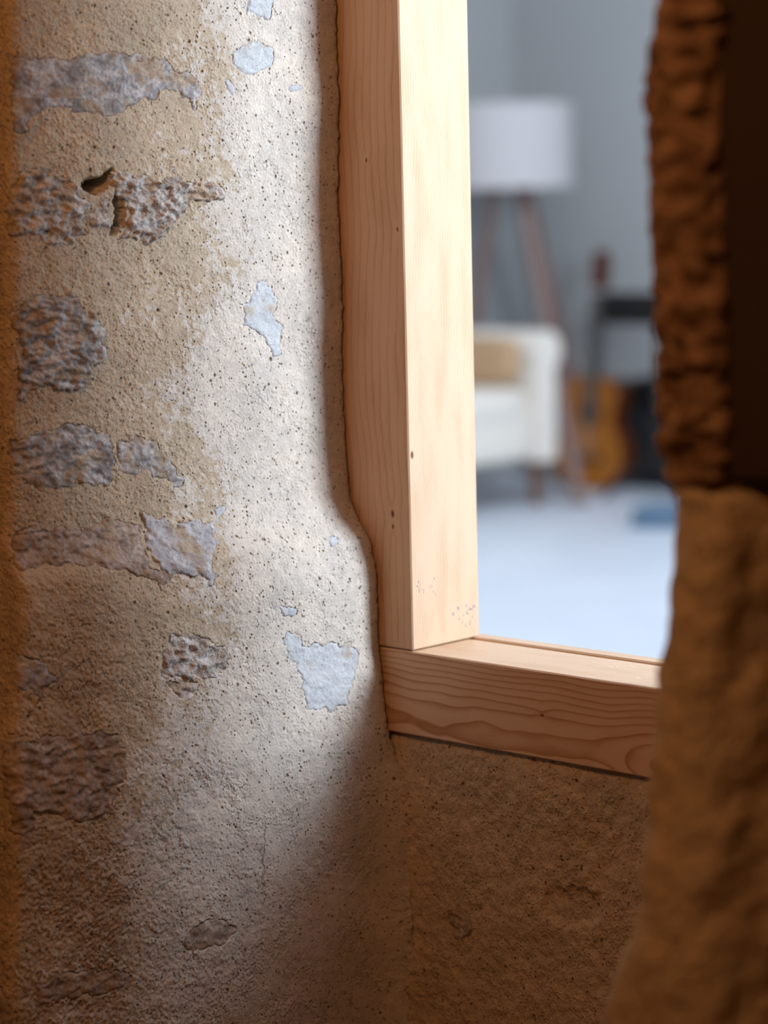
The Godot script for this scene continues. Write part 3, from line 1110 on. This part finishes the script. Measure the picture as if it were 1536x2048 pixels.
# ------------------------------------------------------------------ timber frame
# one timber: each face has its own sawn grain; mats = [+z, -z, +x, -x, +y, -y]
func timber(called: String, lo: Vector3, hi: Vector3, b: float, mats: Array, parent: Node) -> MeshInstance3D:
	var mesh := ArrayMesh.new()
	var dirs := [Vector3(0, 0, 1), Vector3(0, 0, -1), Vector3(1, 0, 0), Vector3(-1, 0, 0), Vector3(0, 1, 0), Vector3(0, -1, 0)]
	var c := (lo + hi) * 0.5
	var hs := (hi - lo) * 0.5
	for f in 6:
		var st := st_new()
		var o: Vector3 = dirs[f]
		var ax := 2 if f < 2 else (0 if f < 4 else 1)
		var u: int = [0, 2, 0][[2, 0, 1].find(ax)]
		var v: int = [1, 1, 2][[2, 0, 1].find(ax)]
		# face plus the chamfer strips that run towards its neighbours
		var ring_in := []
		var ring_out := []
		for q in [[-1, -1], [1, -1], [1, 1], [-1, 1]]:
			var p := Vector3.ZERO
			p[ax] = o[ax] * hs[ax]
			p[u] = q[0] * (hs[u] - b)
			p[v] = q[1] * (hs[v] - b)
			ring_in.append(p)
			var e := p
			e[ax] = o[ax] * (hs[ax] - b * 0.5)
			e[u] = q[0] * (hs[u] - b * 0.5)
			e[v] = q[1] * (hs[v] - b * 0.5)
			ring_out.append(e)
		var uv := func(p: Vector3) -> Vector2:
			return Vector2(p[u] + hs[u], hs[v] - p[v])
		var fin := []
		var fuv := []
		for p in ring_in:
			fin.append(c + p)
			fuv.append(uv.call(p))
		face(st, fin, o, fuv)
		for k in 4:
			var a: Vector3 = ring_in[k]
			var d: Vector3 = ring_in[(k + 1) % 4]
			var d2: Vector3 = ring_out[(k + 1) % 4]
			var a2: Vector3 = ring_out[k]
			face(st, [c + a, c + d, c + d2, c + a2], (a + d + d2 + a2) / 4.0 - o * 0.0 + o, [uv.call(a), uv.call(d), uv.call(d2), uv.call(a2)])
		st.generate_normals()
		st.commit(mesh)
		mesh.surface_set_material(f, mats[f])
	return put(called, mesh, null, parent)


func build_frame() -> void:
	var fr := thing("window_1")
	structure(fr, "unglazed opening framed in pale new softwood beams")
	var pm := [M.post_front, M.sawn, M.post_side, M.post_side, M.sawn, M.sawn]
	var post := timber("post", Vector3(-0.16, SILL + 0.0014, -FRAME_D), Vector3(0, SILL + 1.4014, 0), 0.0016, pm, fr)
	post.set_meta("label", "bright pale timber post beside the plastered reveal")
	timber("post", Vector3(OPEN_W, SILL + 0.0014, -FRAME_D), Vector3(OPEN_W + 0.16, SILL + 1.4014, 0), 0.0016, pm, fr)
	var sm := [M.sill_front, M.sawn, M.sawn, M.sawn, M.sill_top, M.sawn]
	var sill := timber("sill", Vector3(-0.12, SILL - 0.10, -FRAME_D + 0.0150), Vector3(OPEN_W + 0.16, SILL, 0), 0.0016, sm, fr)
	sill.set_meta("label", "timber sill beam with wavy brown grain")
	timber("sill_strip", Vector3(-0.12, SILL - 0.10, -FRAME_D - 0.012), Vector3(OPEN_W + 0.16, SILL + 0.002, -FRAME_D + 0.010), 0.0016, [M.sawn, M.sawn, M.sawn, M.sawn, M.sill_top, M.sawn], fr)
	timber("head", Vector3(-0.16, HEAD + 0.0125, -FRAME_D), Vector3(OPEN_W + 0.16, HEAD + 0.1125, 0), 0.0016, sm, fr)


# ------------------------------------------------------------------ passage on the camera's side
func build_passage() -> void:
	var m: Material = M.earth
	structure(put("floor_passage", box_mesh(Vector3(-2.8, -0.4, -0.03), Vector3(3.6, -0.25, 3.5)), m))
	structure(put("ceiling_passage", box_mesh(Vector3(-2.8, 2.6, 0.40), Vector3(3.6, 2.75, 3.5)), m))
	structure(put("wall_passage_left", box_mesh(Vector3(-2.8, -0.3, 0.40), Vector3(-2.6, 2.62, 3.5)), m))
	structure(put("wall_passage_right", box_mesh(Vector3(3.4, -0.3, 0.40), Vector3(3.6, 2.62, 3.5)), m))
	structure(put("wall_passage_rear", box_mesh(Vector3(-2.7, -0.3, 3.3), Vector3(3.5, 2.62, 3.5)), m))
	# dark box added on the right jamb where its upper face is in shade
	structure(put("shade_trim_1", box_mesh(Vector3(0.768, 0.848, 0.15), Vector3(1.24, 2.6, FACE - 0.006), 0.012), M.jamb_shade_brown), "dark upright added for the shade beside the brown corner stones")


# ------------------------------------------------------------------ furniture
func build_armchair() -> void:
	var t := thing("armchair", Vector3(-3.98, 0, -4.21), PI / 2)   # its front looks along +x
	tag(t, "off-white upholstered armchair with rolled arms and short wooden legs", "armchair")
	put("seat_base", cushion(Vector3(0.62, 0.22, 0.74), 8.0, Vector3(0, 0.275, 0.01)), M.linen, t)
	put("seat_cushion", cushion(Vector3(0.56, 0.12, 0.66), 6.0, Vector3(0, 0.375, 0.06)), M.linen, t)
	put("backrest", cushion(Vector3(0.70, 0.44, 0.16), 7.0, Vector3(0, 0.38, -0.30)), M.linen, t)
	put("back_cushion", cushion(Vector3(0.54, 0.24, 0.15), 5.0, Vector3(0, 0.50, -0.17)), M.linen, t)
	for s in [-1.0, 1.0]:
		# arm: straight panel whose top rolls outward
		var out := PackedVector2Array()
		out.append(Vector2(0.285, 0.165))
		out.append(Vector2(0.385, 0.165))
		out.append(Vector2(0.385, 0.50))
		for k in 13:
			var a := -0.9 + (PI + 0.9) * k / 12.0
			out.append(Vector2(0.347 + cos(a) * 0.072, 0.555 + sin(a) * 0.072))
		out.append(Vector2(0.285, 0.50))
		if s < 0:
			for i in out.size():
				out[i].x = -out[i].x
		put("arm", prism(out, -0.36, 0.385), M.linen, t)
		for z in [-0.30, 0.33]:
			put("leg", lathe([[0.0, 0.0], [0.014, 0.0], [0.019, 0.06], [0.027, 0.17], [0.0, 0.17]], 14, Transform3D(Basis(), Vector3(s * 0.335, 0, z))), M.chair_leg, t)


func build_added_pillow() -> void:
	# added on the seat; its tan stands in for shade inside the arm
	var t := put("added_pillow", cushion(Vector3(0.42, 0.17, 0.08), 5.0, Vector3(0, 0.085, 0)), M.arm_shade_tan)
	t.position = Vector3(-3.845, 0.437, -4.435)
	t.rotation = Vector3(-0.02, 0, 0)
	tag(t, "tan pillow added in place of the shaded inner side of the armchair arm", "pillow")


func build_lamp() -> void:
	var c := Vector3(-3.97, 0, -4.785)
	var t := thing("floor_lamp", c)
	tag(t, "tripod floor lamp with white drum shade and walnut legs", "floor lamp")
	# open drum with a wall of real thickness
	put("shade", lathe([[0.241, 1.13], [0.245, 1.13], [0.245, 1.435], [0.241, 1.435], [0.241, 1.13]], 64), M.shade, t)
	var apex := Vector3(0, 1.36, 0)
	for f in [Vector3(0.44, 0, 0.14), Vector3(-0.20, 0, 0.12), Vector3(0.07, 0, -0.41)]:
		var d: Vector3 = f - apex
		put("leg", bar(f + Vector3(0, 0.0, 0), apex - d * 0.02 + f * 0.05, 0.042, 0.042, 0.004, Vector3(0.721, 0, -0.693)), M.walnut, t)
	put("hub", lathe([[0.0, 1.29], [0.045, 1.29], [0.05, 1.31], [0.05, 1.355], [0.03, 1.37], [0.0, 1.37]], 24), M.walnut, t)
	var holder := put("lamp_holder", lathe([[0.0, 1.37], [0.018, 1.37], [0.018, 1.395], [0.0, 1.395]], 16), M.black_metal, t)
	put("bulb", lathe([[0.0, 1.393], [0.012, 1.395], [0.018, 1.405], [0.024, 1.42], [0.02, 1.435], [0.0, 1.444]], 16), M.white_paint, holder)
	for k in 3:
		var a := TAU * k / 3.0 + 0.4
		put("shade_spoke", rod(Vector3(cos(a) * 0.015, 1.39, sin(a) * 0.015), Vector3(cos(a) * 0.242, 1.43, sin(a) * 0.242), 0.002, 0.002, 6), M.black_metal, t)


func build_amplifier() -> void:
	var t := thing("guitar_amplifier", Vector3(-3.62, 0, -5.22))
	tag(t, "low black amplifier on the floor behind the guitar", "amplifier")
	put("cabinet", box_mesh(Vector3(-0.25, 0.012, -0.09), Vector3(0.25, 0.40, 0.06), 0.012), M.black, t)
	put("grille", box_mesh(Vector3(-0.22, 0.04, 0.058), Vector3(0.22, 0.30, 0.068), 0.004), M.grille, t)
	put("control_panel", box_mesh(Vector3(-0.22, 0.315, 0.058), Vector3(0.22, 0.38, 0.066), 0.002), M.black_metal, t)
	for k in 5:
		put("knob", lathe([[0.0, 0.0], [0.010, 0.0], [0.008, 0.012], [0.0, 0.012]], 12, Transform3D(Basis(Vector3.RIGHT, PI / 2), Vector3(-0.16 + k * 0.08, 0.348, 0.066))), M.grille, t)
	put("handle", box_mesh(Vector3(-0.09, 0.40, -0.03), Vector3(0.09, 0.416, 0.0), 0.005), M.black, t)
	for x in [-0.21, 0.21]:
		for z in [-0.06, 0.03]:
			put("foot", rod(Vector3(x, 0, z), Vector3(x, 0.014, z), 0.014, 0.014), M.black_metal, t)


func build_guitar() -> void:
	# three-quarter size guitar leaning back against the amplifier; local z looks out of the soundboard
	var t := thing("acoustic_guitar", Vector3(-3.81, 0.0, -5.015))
	t.rotation = Vector3(-0.105, 0.0, -0.015)
	tag(t, "amber acoustic guitar with dark neck leaning upright near the back wall", "guitar")
	var half := [[0.0, 0.0], [0.05, 0.004], [0.10, 0.02], [0.14, 0.055], [0.160, 0.10], [0.162, 0.14], [0.150, 0.185], [0.125, 0.225], [0.108, 0.255], [0.105, 0.28], [0.113, 0.31], [0.122, 0.345], [0.120, 0.38], [0.100, 0.413], [0.06, 0.428], [0.0, 0.43]]
	var smooth_half := Curve2D.new()
	for i in half.size():
		var p := Vector2(half[i][0], half[i][1])
		var a: Array = half[maxi(i - 1, 0)]
		var b: Array = half[mini(i + 1, half.size() - 1)]
		var tan := (Vector2(b[0], b[1]) - Vector2(a[0], a[1])) / 6.0
		smooth_half.add_point(p, -tan, tan)
	var right := smooth_half.tessellate(3, 4)
	var outline := PackedVector2Array()
	for p in right:
		outline.append(p)
	for i in range(right.size() - 2, 0, -1):
		outline.append(Vector2(-right[i].x, right[i].y))
	put("body", prism(outline, -0.085, -0.003), M.guitar_side, t)
	var top := PackedVector2Array()
	for p in outline:
		top.append(Vector2(p.x * 0.99, 0.215 + (p.y - 0.215) * 0.99))
	var board := put("soundboard", prism(top, -0.004, 0.0), M.guitar_top, t)
	put("rosette", lathe([[0.0, 0.0], [0.050, 0.0], [0.050, 0.0012], [0.0, 0.0012]], 36, Transform3D(Basis(Vector3.RIGHT, PI / 2), Vector3(0, 0.285, -0.0001))), M.head_wood, board)
	put("sound_hole", lathe([[0.0, 0.0], [0.042, 0.0], [0.042, 0.002], [0.0, 0.002]], 36, Transform3D(Basis(Vector3.RIGHT, PI / 2), Vector3(0, 0.285, 0.0))), M.ebony, board)
	put("bridge", box_mesh(Vector3(-0.075, 0.105, 0.0), Vector3(0.075, 0.127, 0.008), 0.003), M.ebony, t)
	put("neck", box_mesh(Vector3(-0.025, 0.425, -0.024), Vector3(0.025, 0.745, -0.001), 0.008), M.ebony, t)
	put("fingerboard", box_mesh(Vector3(-0.027, 0.325, -0.001), Vector3(0.027, 0.745, 0.006), 0.001), M.ebony, t)
	for k in 12:
		var y := 0.745 - 0.58 * (1.0 - pow(2.0, -(k + 1) / 12.0))
		put("fret", rod(Vector3(-0.026, y, 0.006), Vector3(0.026, y, 0.006), 0.0009, 0.0009, 6), M.chrome, t)
	put("nut", box_mesh(Vector3(-0.026, 0.745, -0.004), Vector3(0.026, 0.750, 0.009), 0.0), M.white_paint, t)
	var hd := PackedVector2Array([Vector2(-0.026, 0.75), Vector2(0.026, 0.75), Vector2(0.036, 0.775), Vector2(0.034, 0.89), Vector2(0.015, 0.90), Vector2(0.0, 0.893), Vector2(-0.015, 0.90), Vector2(-0.034, 0.89), Vector2(-0.036, 0.775)])
	var hs := put("headstock", prism(hd, -0.022, -0.006), M.head_wood, t)
	for s in [-1.0, 1.0]:
		for k in 3:
			put("tuning_peg", rod(Vector3(s * 0.034, 0.795 + k * 0.034, -0.014), Vector3(s * 0.056, 0.795 + k * 0.034, -0.014), 0.003, 0.007, 8), M.chrome, hs)
	for k in 6:
		var x := (k - 2.5) * 0.0085
		put("string", rod(Vector3(x * 1.15, 0.118, 0.010), Vector3(x * 0.85, 0.75, 0.0095), 0.0006, 0.0006, 5), M.string, t)


func build_music_stand() -> void:
	var t := thing("music_stand", Vector3(-3.41, 0, -4.93))
	tag(t, "black metal music stand with a low tray right of the guitar neck", "music stand")
	put("tray", box_mesh(Vector3(-0.235, 0.635, -0.012), Vector3(0.235, 0.745, 0.0), 0.003), M.black_metal, t)
	put("ledge", box_mesh(Vector3(-0.235, 0.632, 0.0), Vector3(0.235, 0.640, 0.045), 0.002), M.black_metal, t)
	put("pole", rod(Vector3(0, 0.12, -0.02), Vector3(0, 0.70, -0.02), 0.011, 0.009), M.black_metal, t)
	put("collar", rod(Vector3(0, 0.36, -0.02), Vector3(0, 0.40, -0.02), 0.016, 0.016), M.black_metal, t)
	for k in 3:
		var a := TAU * k / 3.0 + 0.5
		var leg := put("leg", rod(Vector3(0, 0.17, -0.02), Vector3(cos(a) * 0.2, 0.008, -0.02 + sin(a) * 0.2), 0.008, 0.008, 8), M.black_metal, t)
		put("rubber_foot", rod(Vector3(cos(a) * 0.2, 0.0, -0.02 + sin(a) * 0.2), Vector3(cos(a) * 0.2, 0.018, -0.02 + sin(a) * 0.2), 0.012, 0.010, 8), M.black, leg)


func build_blanket() -> void:
	var t := thing("folded_blanket", Vector3(-2.93, 0, -4.42), 0.5)
	tag(t, "small folded blue blanket on the pale floor at the jamb's edge", "blanket")
	for k in 3:
		put("fold", cushion(Vector3(0.30 - k * 0.008, 0.022, 0.26 - k * 0.006), 5.0, Vector3(0.0, 0.011 + k * 0.019, 0.0), 14), M.blue_cloth, t)


func build_pendant() -> void:
	var at := Vector3(0.70, 1.90, 1.65)
	var t := thing("pendant_lamp", at)
	tag(t, "warm glowing pendant lamp hanging in the passage", "lamp")
	var globe := []
	for k in 17:
		var a := -PI / 2 + PI * k / 16.0
		globe.append([cos(a) * 0.17, sin(a) * 0.17])
	put("lamp_globe", lathe(globe, 32), M.bulb, t)
	put("lamp_holder", rod(Vector3(0, 0.168, 0), Vector3(0, 0.25, 0), 0.03, 0.018), M.enamel, t)
	put("cable", rod(Vector3(0, 0.25, 0), Vector3(0, 0.70, 0), 0.003, 0.003, 6), M.enamel, t)
	put("ceiling_rose", lathe([[0.0, 0.67], [0.05, 0.675], [0.05, 0.70], [0.0, 0.70]], 20), M.enamel, t)
	var l := OmniLight3D.new()
	l.name = "pendant_light"
	l.light_color = Color(1.0, 0.715, 0.46)
	l.light_energy = 0.76
	l.light_size = 0.16
	l.omni_range = 12.0
	l.omni_attenuation = 2.0
	l.shadow_enabled = true
	t.add_child(l)
